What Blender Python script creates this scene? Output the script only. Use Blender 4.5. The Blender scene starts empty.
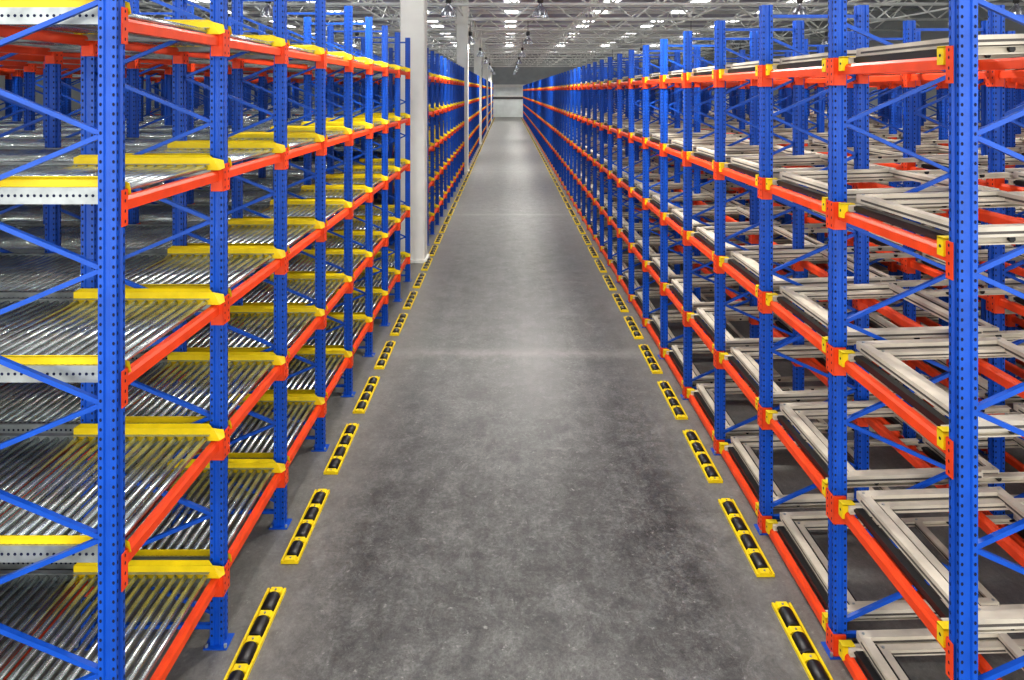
import bpy, math, random
from mathutils import Vector
random.seed(3)
scene=bpy.context.scene
try:
    scene.view_settings.view_transform='Standard'
    scene.view_settings.exposure=0.45
    scene.view_settings.look='Medium High Contrast'
except Exception as e: print('look',e)

P=1.38
# ---------------------------------------------------------------- materials
def newmat(name):
    m=bpy.data.materials.new(name); m.use_nodes=True
    nt=m.node_tree; b=nt.nodes['Principled BSDF']
    return m,nt,b
def painted(name,col,rough=0.4,metal=0.0,var=0.12,scale=6.0,bump=0.0):
    m,nt,b=newmat(name)
    tc=nt.nodes.new('ShaderNodeTexCoord'); n=nt.nodes.new('ShaderNodeTexNoise')
    n.inputs['Scale'].default_value=scale; n.inputs['Detail'].default_value=5
    nt.links.new(tc.outputs['Object'],n.inputs['Vector'])
    r=nt.nodes.new('ShaderNodeValToRGB')
    r.color_ramp.elements[0].position=0.3; r.color_ramp.elements[1].position=0.7
    r.color_ramp.elements[0].color=tuple(c*(1-var) for c in col)+(1,)
    r.color_ramp.elements[1].color=tuple(min(1,c*(1+var)) for c in col)+(1,)
    nt.links.new(n.outputs['Fac'],r.inputs['Fac'])
    nt.links.new(r.outputs['Color'],b.inputs['Base Color'])
    b.inputs['Roughness'].default_value=rough; b.inputs['Metallic'].default_value=metal
    if bump>0:
        bp=nt.nodes.new('ShaderNodeBump'); bp.inputs['Strength'].default_value=bump
        nt.links.new(n.outputs['Fac'],bp.inputs['Height']); nt.links.new(bp.outputs['Normal'],b.inputs['Normal'])
    return m
BLUE=painted('blue_powder_coat',(0.002,0.080,0.46),0.40)
ORANGE=painted('orange_red_powder_coat',(0.78,0.070,0.012),0.45)
YELLOW=painted('yellow_powder_coat',(0.80,0.60,0.008),0.45)
GALV=painted('galvanised_steel',(0.36,0.39,0.39),0.38,0.6,0.25,9)
ROLL=painted('zinc_roller_steel',(0.62,0.69,0.67),0.25,0.9,0.3,5)
BEIGE=painted('beige_cart_paint',(0.56,0.51,0.415),0.55,0,0.2,4)
BLACK=painted('black_rubber_and_strips',(0.008,0.008,0.009),0.42)
HOLE=painted('punched_hole_shadow',(0.002,0.006,0.04),0.8)
WHITE=painted('white_paint',(0.78,0.78,0.73),0.5,0,0.05,2)
TRUSSW=painted('white_truss_paint',(0.82,0.83,0.80),0.45,0,0.05,2)
WALLM=painted('wall_cladding',(0.34,0.36,0.36),0.7,0,0.08,1)
DOORM=painted('pale_lit_shutter',(0.74,0.78,0.77),0.5,0,0.08,1)  # shutter colour lightened to stand in for a lit opening
DARK=painted('dark_grey_steel',(0.07,0.07,0.07),0.5)
SLOT=painted('cart_channel_shadow',(0.09,0.08,0.07),0.6)
ALU=painted('lamp_aluminium',(0.5,0.52,0.55),0.25,0.9,0.1,3)
def emis(name,col,s):
    m,nt,b=newmat(name)
    b.inputs['Base Color'].default_value=col+(1,)
    b.inputs['Emission Color'].default_value=col+(1,); b.inputs['Emission Strength'].default_value=s
    return m
FILLP=emis('added_fill_glow_sheet',(1.0,1.0,0.97),4.5)  # glow added to brighten the hall, not a real skylight
BULB=emis('lamp_glow',(1,0.97,0.9),12)

# roof sheet
ROOF,nt,b=newmat('corrugated_roof_sheet')
tc=nt.nodes.new('ShaderNodeTexCoord'); w=nt.nodes.new('ShaderNodeTexWave'); w.bands_direction='X'
w.inputs['Scale'].default_value=1.3; w.inputs['Distortion'].default_value=0
nt.links.new(tc.outputs['Object'],w.inputs['Vector'])
bp=nt.nodes.new('ShaderNodeBump'); bp.inputs['Strength'].default_value=0.6
nt.links.new(w.outputs['Fac'],bp.inputs['Height']); nt.links.new(bp.outputs['Normal'],b.inputs['Normal'])
b.inputs['Base Color'].default_value=(0.50,0.47,0.58,1); b.inputs['Roughness'].default_value=0.6

# concrete
CONC,nt,b=newmat('worn_concrete')
N=nt.nodes; L=nt.links
tc=N.new('ShaderNodeTexCoord')
def noise(sc,det,rough=0.6,stretch=None,dist=0):
    n=N.new('ShaderNodeTexNoise'); n.inputs['Scale'].default_value=sc; n.inputs['Detail'].default_value=det
    n.inputs['Roughness'].default_value=rough; n.inputs['Distortion'].default_value=dist
    if stretch:
        mp=N.new('ShaderNodeMapping'); mp.inputs['Scale'].default_value=stretch
        L.new(tc.outputs['Object'],mp.inputs['Vector']); L.new(mp.outputs['Vector'],n.inputs['Vector'])
    else: L.new(tc.outputs['Object'],n.inputs['Vector'])
    return n
def ramp(src,p0,c0,p1,c1):
    r=N.new('ShaderNodeValToRGB'); e=r.color_ramp.elements
    g=lambda c:(c,c,c,1) if not isinstance(c,tuple) else c
    e[0].position=p0; e[0].color=g(c0); e[1].position=p1; e[1].color=g(c1)
    L.new(src,r.inputs['Fac']); return r
def mix(fac,a,bb,mode='MIX'):
    m=N.new('ShaderNodeMixRGB'); m.blend_type=mode
    for i,v in ((0,fac),(1,a),(2,bb)):
        if hasattr(v,'links'): L.new(v,m.inputs[i])
        else: m.inputs[i].default_value=v
    return m.outputs[0]
def math_(op,a,bb=None):
    m=N.new('ShaderNodeMath'); m.operation=op
    for i,v in ((0,a),(1,bb)):
        if v is None: continue
        if hasattr(v,'links'): L.new(v,m.inputs[i])
        else: m.inputs[i].default_value=v
    return m.outputs[0]
big=noise(2.1,12,0.78,None,0.3)
base=ramp(big.outputs['Fac'],0.38,(0.066,0.065,0.063,1),0.62,(0.165,0.168,0.162,1))
mid=noise(6.5,12,0.85,(1,0.75,1),0.5)
rm=ramp(mid.outputs['Fac'],0.40,0.42,0.60,1.0)
c1=mix(1.0,base.outputs['Color'],rm.outputs['Color'],'MULTIPLY')
c1=mix(1.0,c1,(1.45,1.45,1.43,1),'MULTIPLY')
fine=noise(30,8,0.85)
rf=ramp(fine.outputs['Fac'],0.40,0.42,0.62,1.0)
c2=mix(0.9,c1,rf.outputs['Color'],'MULTIPLY')
st=noise(2.2,8,0.7,(2.0,0.12,1),0.3)
rs=ramp(st.outputs['Fac'],0.40,0.68,0.62,1.0)
c3=mix(0.7,c2,rs.outputs['Color'],'MULTIPLY')
sc=noise(4.2,14,0.95,(1,0.8,1),0.8)
rsc=ramp(sc.outputs['Fac'],0.52,0.0,0.66,0.85)
c4=mix(rsc.outputs['Color'],c3,(0.26,0.265,0.25,1))
sp=noise(15,6,0.8,None,0.3)
rsp=ramp(sp.outputs['Fac'],0.60,0.0,0.67,0.6)
c4=mix(rsp.outputs['Color'],c4,(0.34,0.34,0.32,1))
sm=noise(8.0,8,0.8,None,0.4)
rsm=ramp(sm.outputs['Fac'],0.56,0.0,0.64,0.7)
c4=mix(rsm.outputs['Color'],c4,(0.042,0.042,0.041,1))
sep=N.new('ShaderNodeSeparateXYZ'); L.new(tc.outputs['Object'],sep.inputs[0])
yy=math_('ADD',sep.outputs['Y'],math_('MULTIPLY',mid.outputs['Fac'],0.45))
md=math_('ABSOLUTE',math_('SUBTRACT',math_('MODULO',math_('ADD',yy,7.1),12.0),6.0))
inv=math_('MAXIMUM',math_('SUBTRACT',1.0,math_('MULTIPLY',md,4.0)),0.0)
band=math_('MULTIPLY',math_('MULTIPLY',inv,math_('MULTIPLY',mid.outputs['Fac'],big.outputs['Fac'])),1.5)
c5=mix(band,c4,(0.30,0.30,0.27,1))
ax=math_('ABSOLUTE',math_('SUBTRACT',sep.outputs['X'],0.15))
ed=math_('MINIMUM',math_('MAXIMUM',math_('SUBTRACT',ax,1.35),0.0),0.5)
edge=math_('MULTIPLY',ed,math_('MULTIPLY',mid.outputs['Fac'],1.8))
c6=mix(edge,c5,(0.27,0.262,0.24,1))
far_sheen=math_('MULTIPLY',math_('MINIMUM',math_('MAXIMUM',math_('SUBTRACT',sep.outputs['Y'],12.0),0.0),20.0),0.022)  # bright greenish reflection on the distant floor, put into its colour
c7=mix(far_sheen,c6,(0.17,0.18,0.165,1))
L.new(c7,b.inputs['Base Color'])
rr=ramp(mid.outputs['Fac'],0.3,0.26,0.72,0.52)
L.new(rr.outputs['Color'],b.inputs['Roughness'])
bp=N.new('ShaderNodeBump'); bp.inputs['Strength'].default_value=0.12; bp.inputs['Distance'].default_value=0.02
L.new(fine.outputs['Fac'],bp.inputs['Height']); L.new(bp.outputs['Normal'],b.inputs['Normal'])

# ---------------------------------------------------------------- mesh builder
class MB:
    def __init__(s,sx=1): s.v=[];s.f=[];s.m=[];s.mats=[];s.sx=sx;s.smooth=[]
    def mi(s,mat):
        if mat not in s.mats: s.mats.append(mat)
        return s.mats.index(mat)
    def add(s,vs,fs,mat,sm=False):
        o=len(s.v); i=s.mi(mat)
        s.v+= [(x*s.sx,y,z) for x,y,z in vs]
        for f in fs:
            f=[o+a for a in f]
            if s.sx<0: f.reverse()
            s.f.append(f); s.m.append(i); s.smooth.append(sm and len(f)==4)
    def box(s,x0,x1,y0,y1,z0,z1,mat,dz=0):
        vs=[(x0,y0,z0),(x1,y0,z0+dz),(x1,y1,z0+dz),(x0,y1,z0),(x0,y0,z1),(x1,y0,z1+dz),(x1,y1,z1+dz),(x0,y1,z1)]
        s.add(vs,[(0,3,2,1),(4,5,6,7),(0,1,5,4),(1,2,6,5),(2,3,7,6),(3,0,4,7)],mat)
    def cyl(s,a,b,r,mat,n=10,r2=None,caps=True):
        a=Vector(a);b=Vector(b);d=(b-a).normalized()
        u=d.cross(Vector((0,0,1)) if abs(d.z)<.9 else Vector((1,0,0))).normalized(); w=d.cross(u)
        r2=r if r2 is None else r2
        vs=[];
        for c,rad in ((a,r),(b,r2)):
            for i in range(n):
                t=2*math.pi*i/n+math.pi/n
                vs.append(tuple(c+u*math.cos(t)*rad+w*math.sin(t)*rad))
        fs=[(i,(i+1)%n,n+(i+1)%n,n+i) for i in range(n)]
        if caps: fs+=[tuple(range(n-1,-1,-1)),tuple(range(n,2*n))]
        s.add(vs,fs,mat,n>6)
    def bar(s,a,b,wy,h,mat):
        a=Vector(a);b=Vector(b);d=(b-a).normalized(); up=Vector((-d.z,0,d.x))*h/2; yv=Vector((0,wy/2,0))
        vs=[tuple(p+q) for p in (a,b) for q in (-up-yv,-up+yv,up+yv,up-yv)]
        s.add(vs,[(0,1,2,3),(7,6,5,4),(0,4,5,1),(1,5,6,2),(2,6,7,3),(3,7,4,0)],mat)
    def prism(s,prof,z0,z1,mat,ox=0,oy=0):
        n=len(prof)
        vs=[(ox+x,oy+y,z0) for x,y in prof]+[(ox+x,oy+y,z1) for x,y in prof]
        fs=[(i,(i+1)%n,n+(i+1)%n,n+i) for i in range(n)]+[tuple(range(n-1,-1,-1)),tuple(range(n,2*n))]
        s.add(vs,fs,mat)
    def diskY(s,x,y,z,rx,rz,mat,n=6):
        vs=[(x+rx*math.cos(2*math.pi*i/n),y,z+rz*math.sin(2*math.pi*i/n)) for i in range(n)]
        s.add(vs,[tuple(range(n))],mat)
    def diskX(s,x,y,z,ry,rz,mat,n=6):
        vs=[(x,y+ry*math.cos(2*math.pi*i/n),z+rz*math.sin(2*math.pi*i/n)) for i in range(n)]
        s.add(vs,[tuple(range(n))],mat)
    def extrudeX(s,prof,x0,x1,mat,dz=0):
        n=len(prof)
        vs=[(x0,y,z) for y,z in prof]+[(x1,y,z+dz) for y,z in prof]
        fs=[(i,(i+1)%n,n+(i+1)%n,n+i) for i in range(n)]+[tuple(range(n-1,-1,-1)),tuple(range(n,2*n))]
        s.add(vs,fs,mat)
    def extrudeY(s,prof,y0,y1,mat):
        n=len(prof)
        vs=[(x,y0,z) for x,z in prof]+[(x,y1,z) for x,z in prof]
        fs=[(i,(i+1)%n,n+(i+1)%n,n+i) for i in range(n)]+[tuple(range(n-1,-1,-1)),tuple(range(n,2*n))]
        s.add(vs,fs,mat)
    def mesh(s,name):
        me=bpy.data.meshes.new(name); me.from_pydata(s.v,[],s.f)
        for m in s.mats: me.materials.append(m)
        me.polygons.foreach_set('material_index',s.m)
        me.polygons.foreach_set('use_smooth',s.smooth)
        me.update(); return me
def obj(name,me,loc=(0,0,0),parent=None):
    o=bpy.data.objects.new(name,me); o.location=loc
    scene.collection.objects.link(o)
    if parent: o.parent=parent
    return o
def empty(name,loc=(0,0,0)):
    o=bpy.data.objects.new(name,None); o.location=loc; scene.collection.objects.link(o); return o

# ---------------------------------------------------------------- rack parts
W=0.048; Dp=0.042
PROF=[(-W,-Dp),(-.020,-Dp),(-.014,-Dp+.010),(.014,-Dp+.010),(.020,-Dp),(W,-Dp),(W,Dp),(.02,Dp),(.014,Dp-.008),(-.014,Dp-.008),(-.02,Dp),(-W,Dp),
      (-W,.020),(-W+.014,.013),(-W+.014,-.013),(-W,-.020)]
def post(mb,x,H,holes=True):
    mb.prism(PROF,0.0,H,BLUE,ox=x)
    mb.box(x-.085,x+.085,-.075,.075,0.0,.008,BLUE)
    for sx in(-1,1):
        mb.cyl((x+sx*.068,-.055,.008),(x+sx*.068,-.055,.03),.012,GALV,6)
    if holes:
        n=int((H-.1)/.05)
        for i in range(n):
            z=.08+i*.05
            for q in(-.034,.034):
                mb.diskY(x+q,-Dp-.001,z,.0075,.0105,HOLE)
            for q in(-.031,.031):
                mb.diskX(x-W-.001,q,z,.006,.012,HOLE)
def frame_mesh(name,sx,depth,H,front):
    mb=MB(sx)
    post(mb,0,H,True); post(mb,depth,H,front)
    z=.22; side=0; step=.355
    mb.bar((.04,0,.12),(depth-.04,0,.12),.03,.03,BLUE)
    while z+step<H-.12:
        a=(.04,0,z) if side==0 else (depth-.04,0,z)
        b=(depth-.04,0,z+step) if side==0 else (.04,0,z+step)
        mb.bar(a,b,.028,.026,BLUE)
        z+=step; side^=1
    mb.bar((.04,0,H-.1),(depth-.04,0,H-.1),.03,.03,BLUE)
    return mb.mesh(name)
def beam(mb,x,z,face=True,clip=False):
    h=.036; w=.024
    mb.extrudeY([(x-w,z-h),(x-w,z+h*.5),(x-w+.012,z+h),(x+w,z+h),(x+w,z-h)],.05,P-.05,ORANGE)
    for y0,y1 in((.043,.058),(P-.058,P-.043)):
        mb.box(x-.052,x+.035,y0,y1,z-.11,z+.085,ORANGE)
    for y0,y1 in((0.002,.058),(P-.058,P-.002)):
        mb.box(x-.0555,x-.0495,y0,y1,z-.11,z+.085,ORANGE)
    for y in(.03,P-.03):
        for dz in(-.085,-.03,.025,.065):
            mb.diskX(x-.0565,y,z+dz,.007,.01,HOLE)
SEC=2.1
# ---- left: pallet flow beds with rollers
LZ=[.48,1.46,2.43,3.39,4.36]; LD=.93; LH=5.12
def flow_bay(name,front):
    mb=MB(-1)
    rnd=random.Random(5)
    for z in LZ:
        beam(mb,0,z); beam(mb,LD,z); 
        zr=z+.03
        for ya,yb,s in((.07,.11,1),(P-.11,P-.07,-1)):
            x0=.03 if front else 0; x1=SEC+.03 if front else SEC
            yw=ya if s>0 else yb-.004
            mb.box(x0,x1,yw,yw+.004,zr-.03,zr+.06,GALV)
            mb.box(x0,x1,ya,yb,zr+.057,zr+.061,GALV)
            mb.box(x0,x1,ya,yb,zr-.03,zr-.026,GALV)
            k=0
            while x0+.04+k*.035<x1:
                xx=x0+.04+k*.035
                if s>0:
                    mb.diskY(xx,ya-.001,zr+.016,.009,.009,HOLE)
                    mb.add([(xx-.009,ya+.012,zr+.0615),(xx+.009,ya+.012,zr+.0615),(xx+.009,ya+.028,zr+.0615),(xx-.009,ya+.028,zr+.0615)],[(0,1,2,3)],DARK)
                k+=1
        nr=int(SEC/.07)
        for i in range(nr):
            x=.055+i*.07
            dzr=rnd.uniform(-.003,.003)
            mb.cyl((x,.112,zr+.035+dzr),(x,P-.112,zr+.035),.0205,ROLL,10)
        for x in(.35,1.05,1.75):
            mb.box(x,x+.03,.08,P-.08,zr-.028,zr-.01,GALV)
        if front:
            for s in(1,-1):
                yb=.085 if s>0 else P-.085
                zt=z+.135
                def pl(pts): 
                    n=len(pts)
                    mb.add(pts+[(p[0],p[1]+.005*s,p[2]) for p in pts],[tuple(range(n)),tuple(range(2*n-1,n-1,-1))]+[(i,(i+1)%n,n+(i+1)%n,n+i) for i in range(n)],YELLOW)
                x0,x1=-.04,(1.0 if s<0 else .93)
                pl([(x0+.0,yb,z+.045),(x1,yb,z+.045),(x1,yb,zt),(x0+.05,yb,zt)])
                yo=yb-.03*s
                vs=[(x0+.05,yb,zt),(x1,yb,zt),(x1-.03,yo,zt+.018),(x0+.09,yo,zt+.018)]
                vs2=[(a,b_,c-.004) for a,b_,c in vs]
                mb.add(vs+vs2,[(0,1,2,3),(7,6,5,4),(0,3,7,4),(1,5,6,2),(2,6,7,3),(0,4,5,1)],YELLOW)
                mb.add([(x0,yb,z+.045),(x0+.05,yb,zt),(x0-.02,yb-.02*s,zt-.02),(x0-.03,yb-.02*s,z+.06)],[(0,1,2,3)],YELLOW)
                mb.box(x1-.06,x1-.02,min(yb,yb+.02*s),max(yb,yb+.02*s),z+.0,z+.06,YELLOW)
    return mb.mesh(name)
# ---- right: push back carts
RZ=[.07,1.05,2.10,3.13,4.15]; RD=.87; RH=4.78
SL=.03
def cart(mb,x0,x1,y0,y1,z,cw=.065,ch=.055):
    def zz(x): return z+SL*x
    for ya,yb in((y0,y0+cw),(y1-cw,y1)):
        mb.box(x0,x1,ya,yb,zz(x0),zz(x0)+ch,BEIGE,dz=SL*(x1-x0))
        mb.box(x0+.01,x1-.01,ya-.002,yb+.002,zz(x0)+ch*.3,zz(x0)+ch*.55,SLOT,dz=SL*(x1-x0-.02))
    for xa in(x0,x1-cw):
        mb.box(xa,xa+cw,y0+cw,y1-cw,zz(xa),zz(xa)+ch,BEIGE)
        mb.box(xa-.002,xa+cw+.002,y0+cw,y1-cw,zz(xa)+ch*.3,zz(xa)+ch*.55,SLOT)
    for xa in (x0,x1-cw):
        for yc in (y0+cw*.5,y1-cw*.5):
            mb.cyl((xa+cw*.5,yc,zz(xa)+ch),(xa+cw*.5,yc,zz(xa)+ch+.006),.011,GALV,6)
def push_bay(name,front):
    mb=MB(1)
    for z in RZ:
        beam(mb,0,z); beam(mb,RD,z+SL*RD)
        zt=z+.038
        for yc in(.16,P-.16):
            mb.box(.0,SEC,yc-.03,yc+.03,zt,zt+.008,BEIGE,dz=SL*SEC)
            mb.box(.0,SEC,yc-.006,yc+.006,zt,zt+.045,BEIGE,dz=SL*SEC)
            mb.box(.0,SEC,yc-.03,yc+.03,zt+.038,zt+.045,BEIGE,dz=SL*SEC)
            for i in range(6):
                x=.35+i*.3
                mb.cyl((x,yc-.028,zt+.028+SL*x),(x,yc-.008,zt+.028+SL*x),.018,BLACK,8)
        mb.box(.035,.085,.10,P-.10,zt,zt+.045,BLACK)  # plain black strip between the front beam and the cart
        cart(mb,.09,1.10,.09,P-.09,zt+.05)
        cart(mb,.19,1.28,.175,P-.175,zt+.03,.055,.042)
        mb.box(.157,.188,.17,P-.17,zt+.03,zt+.075,BLACK)  # plain black strips between the cart front bars
        mb.box(.246,.272,.24,P-.24,zt+.03,zt+.055,BLACK)
        if front:
            for yc in(.13,P-.13):
                mb.box(-.040,.03,yc-.028,yc+.028,z-.01,z+.085,YELLOW)
                mb.box(-.040,.05,yc-.028,yc+.028,z+.08,z+.09,YELLOW)
                mb.diskX(-.041,yc,z+.04,.01,.01,HOLE)
    return mb.mesh(name)

fL=frame_mesh('flow_frame',-1,LD,LH,True); fL2=frame_mesh('flow_frame_inner',-1,LD,LH,False)
fR=frame_mesh('push_frame',1,RD,RH,True); fR2=frame_mesh('push_frame_inner',1,RD,RH,False)
bL=flow_bay('flow_bay',True); bL2=flow_bay('flow_bay_inner',False)
bR=push_bay('push_bay',True); bR2=push_bay('push_bay_inner',False)

def build_rack(name,X,Y0,nb,fA,fB,bA,bB,sx):
    root=empty(name,(X,Y0,0))
    for n in range(nb+1):
        D=Y0+n*P
        deep=7 if D<14 else (5 if D<30 else (3 if D<60 else 2))
        for k in range(deep):
            obj('upright_frame',fA if k==0 else fB,(sx*k*SEC,n*P,0),root)
            if n<nb: obj('rack_bay',bA if k==0 else bB,(sx*k*SEC,n*P,0),root)
    return root
XL=-2.09; XR=2.36
build_rack('pallet_flow_rack',XL,3.70,8,fL,fL2,bL,bL2,-1)
for g in range(5):
    y0=18.2+g*18.2
    nb=11 if g<4 else 9
    build_rack('pallet_flow_rack',XL,y0,nb,fL,fL2,bL,bL2,-1)
build_rack('push_back_rack',XR,3.62,71,fR,fR2,bR,bR2,1)

# ---------------------------------------------------------------- floor guide curbs
def curb_mesh():
    mb=MB(1); L_=1.06; w=.074
    mb.box(-w,w,0,L_,0,.012,YELLOW)
    for s in(-1,1):
        x=s*(w-.008); mb.box(x-.008,x+.008,0,L_,.012,.026,YELLOW)
    nseg=4; sl=(L_-.06)/nseg
    for i in range(nseg):
        y0=.03+i*sl+.036; y1=y0+sl-.072
        rings=[]
        for yy_,sc_ in((y0,.8),(y0+.015,1),(y1-.015,1),(y1,.8)):
            rings.append([(math.cos(math.pi*k/8)*.053*sc_,yy_,.012+math.sin(math.pi*k/8)*.042*sc_) for k in range(9)])
        vs=[p for r in rings for p in r]; fs=[]
        for r in range(3):
            for k in range(8): fs.append((r*9+k,r*9+k+1,(r+1)*9+k+1,(r+1)*9+k))
        fs+=[tuple(range(8,-1,-1)),tuple(range(27,36))]
        mb.add(vs,fs,BLACK,True)
    for i in range(nseg+1):
        y=.03+i*sl
        mb.extrudeY([(-.058,.012),(.058,.012),(.040,.034),(-.040,.034)],y-.029,y+.029,YELLOW)
        mb.cyl((0,y,.034),(0,y,.04),.009,GALV,6)
    return mb.mesh('curb')
cm=curb_mesh()
for side,X,Y0,n in(('l',-1.84,4.54,72),('r',2.13,4.38,72)):
    for i in range(n):
        obj('floor_guide_curb',cm,(X,Y0+i*P,0.0))

# ---------------------------------------------------------------- room shell
mb=MB(); mb.box(-24,24,-6,108,-.2,0,CONC); obj('floor',mb.mesh('floor'))
mb=MB(); mb.box(-24,24,-2,108,9.6,9.7,ROOF); obj('ceiling',mb.mesh('ceiling'))
mb=MB(); mb.box(-24.2,-24,-2,108,0,9.6,WALLM); obj('wall_left',mb.mesh('wall_left'))
mb=MB(); mb.box(24,24.2,-2,108,0,9.6,WALLM); obj('wall_right',mb.mesh('wall_right'))
mb=MB(); mb.box(-24,24,107.9,108.1,0,9.6,WALLM); obj('wall_end',mb.mesh('wall_end'))
mb=MB()
for i in range(24):
    z=i*.19; mb.extrudeX([(107.6,z),(107.54,z+.02),(107.54,z+.15),(107.6,z+.19),(107.72,z+.19),(107.72,z)],-2.2,2.6,DOORM)
mb.box(-2.5,-2.2,107.5,107.75,0,4.9,WHITE); mb.box(2.6,2.9,107.5,107.75,0,4.9,WHITE); mb.box(-2.5,2.9,107.5,107.75,4.56,5.0,WHITE)
mb.box(-2.2,2.6,107.45,107.53,2.75,3.1,DARK)
mb.box(-2.2,2.6,107.42,107.53,3.1,3.3,WHITE)
obj('door_1',mb.mesh('door_1'))

def column():
    mb=MB(); h=.29
    mb.prism([(-h,-h+.03),(-h+.03,-h),(h-.03,-h),(h,-h+.03),(h,h-.03),(h-.03,h),(-h+.03,h),(-h,h-.03)],0,8.6,WHITE)
    mb.box(-.34,.34,-.34,.34,0,.06,WHITE)
    mb.box(-.36,.36,-.36,.36,7.3,7.45,WHITE)
    return mb.mesh('column')
cme=column()
for g in range(5):
    obj('support_column',cme,(-2.21,16.6+18.2*g,0))
    obj('support_column',cme,(22.5,16.6+18.2*g,0))
    obj('support_column',cme,(-22.5,16.6+18.2*g,0))
# trusses
def truss_x():
    mb=MB(); zb,zt=7.55,8.75
    mb.cyl((-23.9,0,zb),(23.9,0,zb),.07,TRUSSW,8); mb.cyl((-23.9,0,zt),(23.9,0,zt),.07,TRUSSW,8)
    x=-23.7; k=0
    while x<23.5:
        a=(x,0,zb if k%2==0 else zt); b=(x+1.5,0,zt if k%2==0 else zb)
        mb.cyl(a,b,.04,TRUSSW,6); x+=1.5;k+=1
    return mb.mesh('truss')
def truss_y():
    mb=MB(); zb,zt=7.75,8.65
    mb.cyl((0,6,zb),(0,107.5,zb),.05,TRUSSW,8); mb.cyl((0,6,zt),(0,107.5,zt),.05,TRUSSW,8)
    y=6;k=0
    while y<106:
        mb.cyl((0,y,zb if k%2==0 else zt),(0,y+1.52,zt if k%2==0 else zb),.03,TRUSSW,6); y+=1.52;k+=1
    return mb.mesh('truss_long')
tm=truss_x()
for i in range(16): obj('roof_truss',tm,(0,10.4+i*6.07,0))
tl=truss_y()
for x in(-21,-16,-11,-6.5,-2.2,4.5,9.5,14.5,20): obj('longitudinal_roof_truss',tl,(x,0,0))
mb=MB()
for i in range(25):
    y=4+i*4.1; mb.box(-24,24,y-.04,y+.04,9.4,9.6,TRUSSW)
obj('roof_purlins',mb.mesh('roof_purlins'))
for x in(-19,-12,-6,0.3,6.5,12,18):  # added glowing fill panels, set just under the roof sheet
    mb=MB()
    y=-1
    while y<105:
        mb.box(x-.45,x+.45,y,y+2.6,9.55,9.598,FILLP); y+=6.07
    obj('added_fill_panel',mb.mesh('added_fill_panel'))
def lamp():
    mb=MB()
    prof=[(.05,.42),(.07,.34),(.10,.30),(.16,.24),(.23,.12),(.26,0)]
    n=20
    for (r0,z0),(r1,z1) in zip(prof[:-1],prof[1:]):
        vs=[(r0*math.cos(2*math.pi*i/n),r0*math.sin(2*math.pi*i/n),z0) for i in range(n)]+[(r1*math.cos(2*math.pi*i/n),r1*math.sin(2*math.pi*i/n),z1) for i in range(n)]
        mb.add(vs,[(i,(i+1)%n,n+(i+1)%n,n+i) for i in range(n)],ALU,True)
    mb.cyl((0,0,.42),(0,0,.62),.09,DARK,12)
    mb.cyl((0,0,.62),(0,0,1.25),.012,DARK,6)
    mb.cyl((0,0,.05),(0,0,.2),.07,BULB,12)
    return mb.mesh('lamp')
lm=lamp()
for x in(-7.5,-1.84,1.05,9.2,16):
    for i in range(8):
        y=9+13*i
        o=obj('pendant_high_bay_lamp',lm,(x,y,6.35))
        ld=bpy.data.lights.new('lamp_beam','SPOT'); ld.energy=620 if x!=-1.84 else 320
        ld.spot_size=math.radians(160); ld.spot_blend=0.4; ld.shadow_soft_size=0.2; ld.color=(1,0.96,0.90)
        lo=bpy.data.objects.new('lamp_beam',ld); lo.location=(0,0,-.02); scene.collection.objects.link(lo); lo.parent=o

# ---------------------------------------------------------------- light
w=bpy.data.worlds.new('World'); scene.world=w; w.use_nodes=True
bg=w.node_tree.nodes['Background']; bg.inputs[0].default_value=(1.0,0.98,0.95,1); bg.inputs[1].default_value=1.9

# ---------------------------------------------------------------- camera
cam=bpy.data.cameras.new('Camera'); co=bpy.data.objects.new('Camera',cam); scene.collection.objects.link(co)
co.location=(0,0,4); co.rotation_euler=(math.radians(90),0,0)
cam.sensor_width=36; cam.lens=700/1024*36; cam.shift_x=5/1024; cam.shift_y=-249/1024; cam.clip_end=300
scene.camera=co
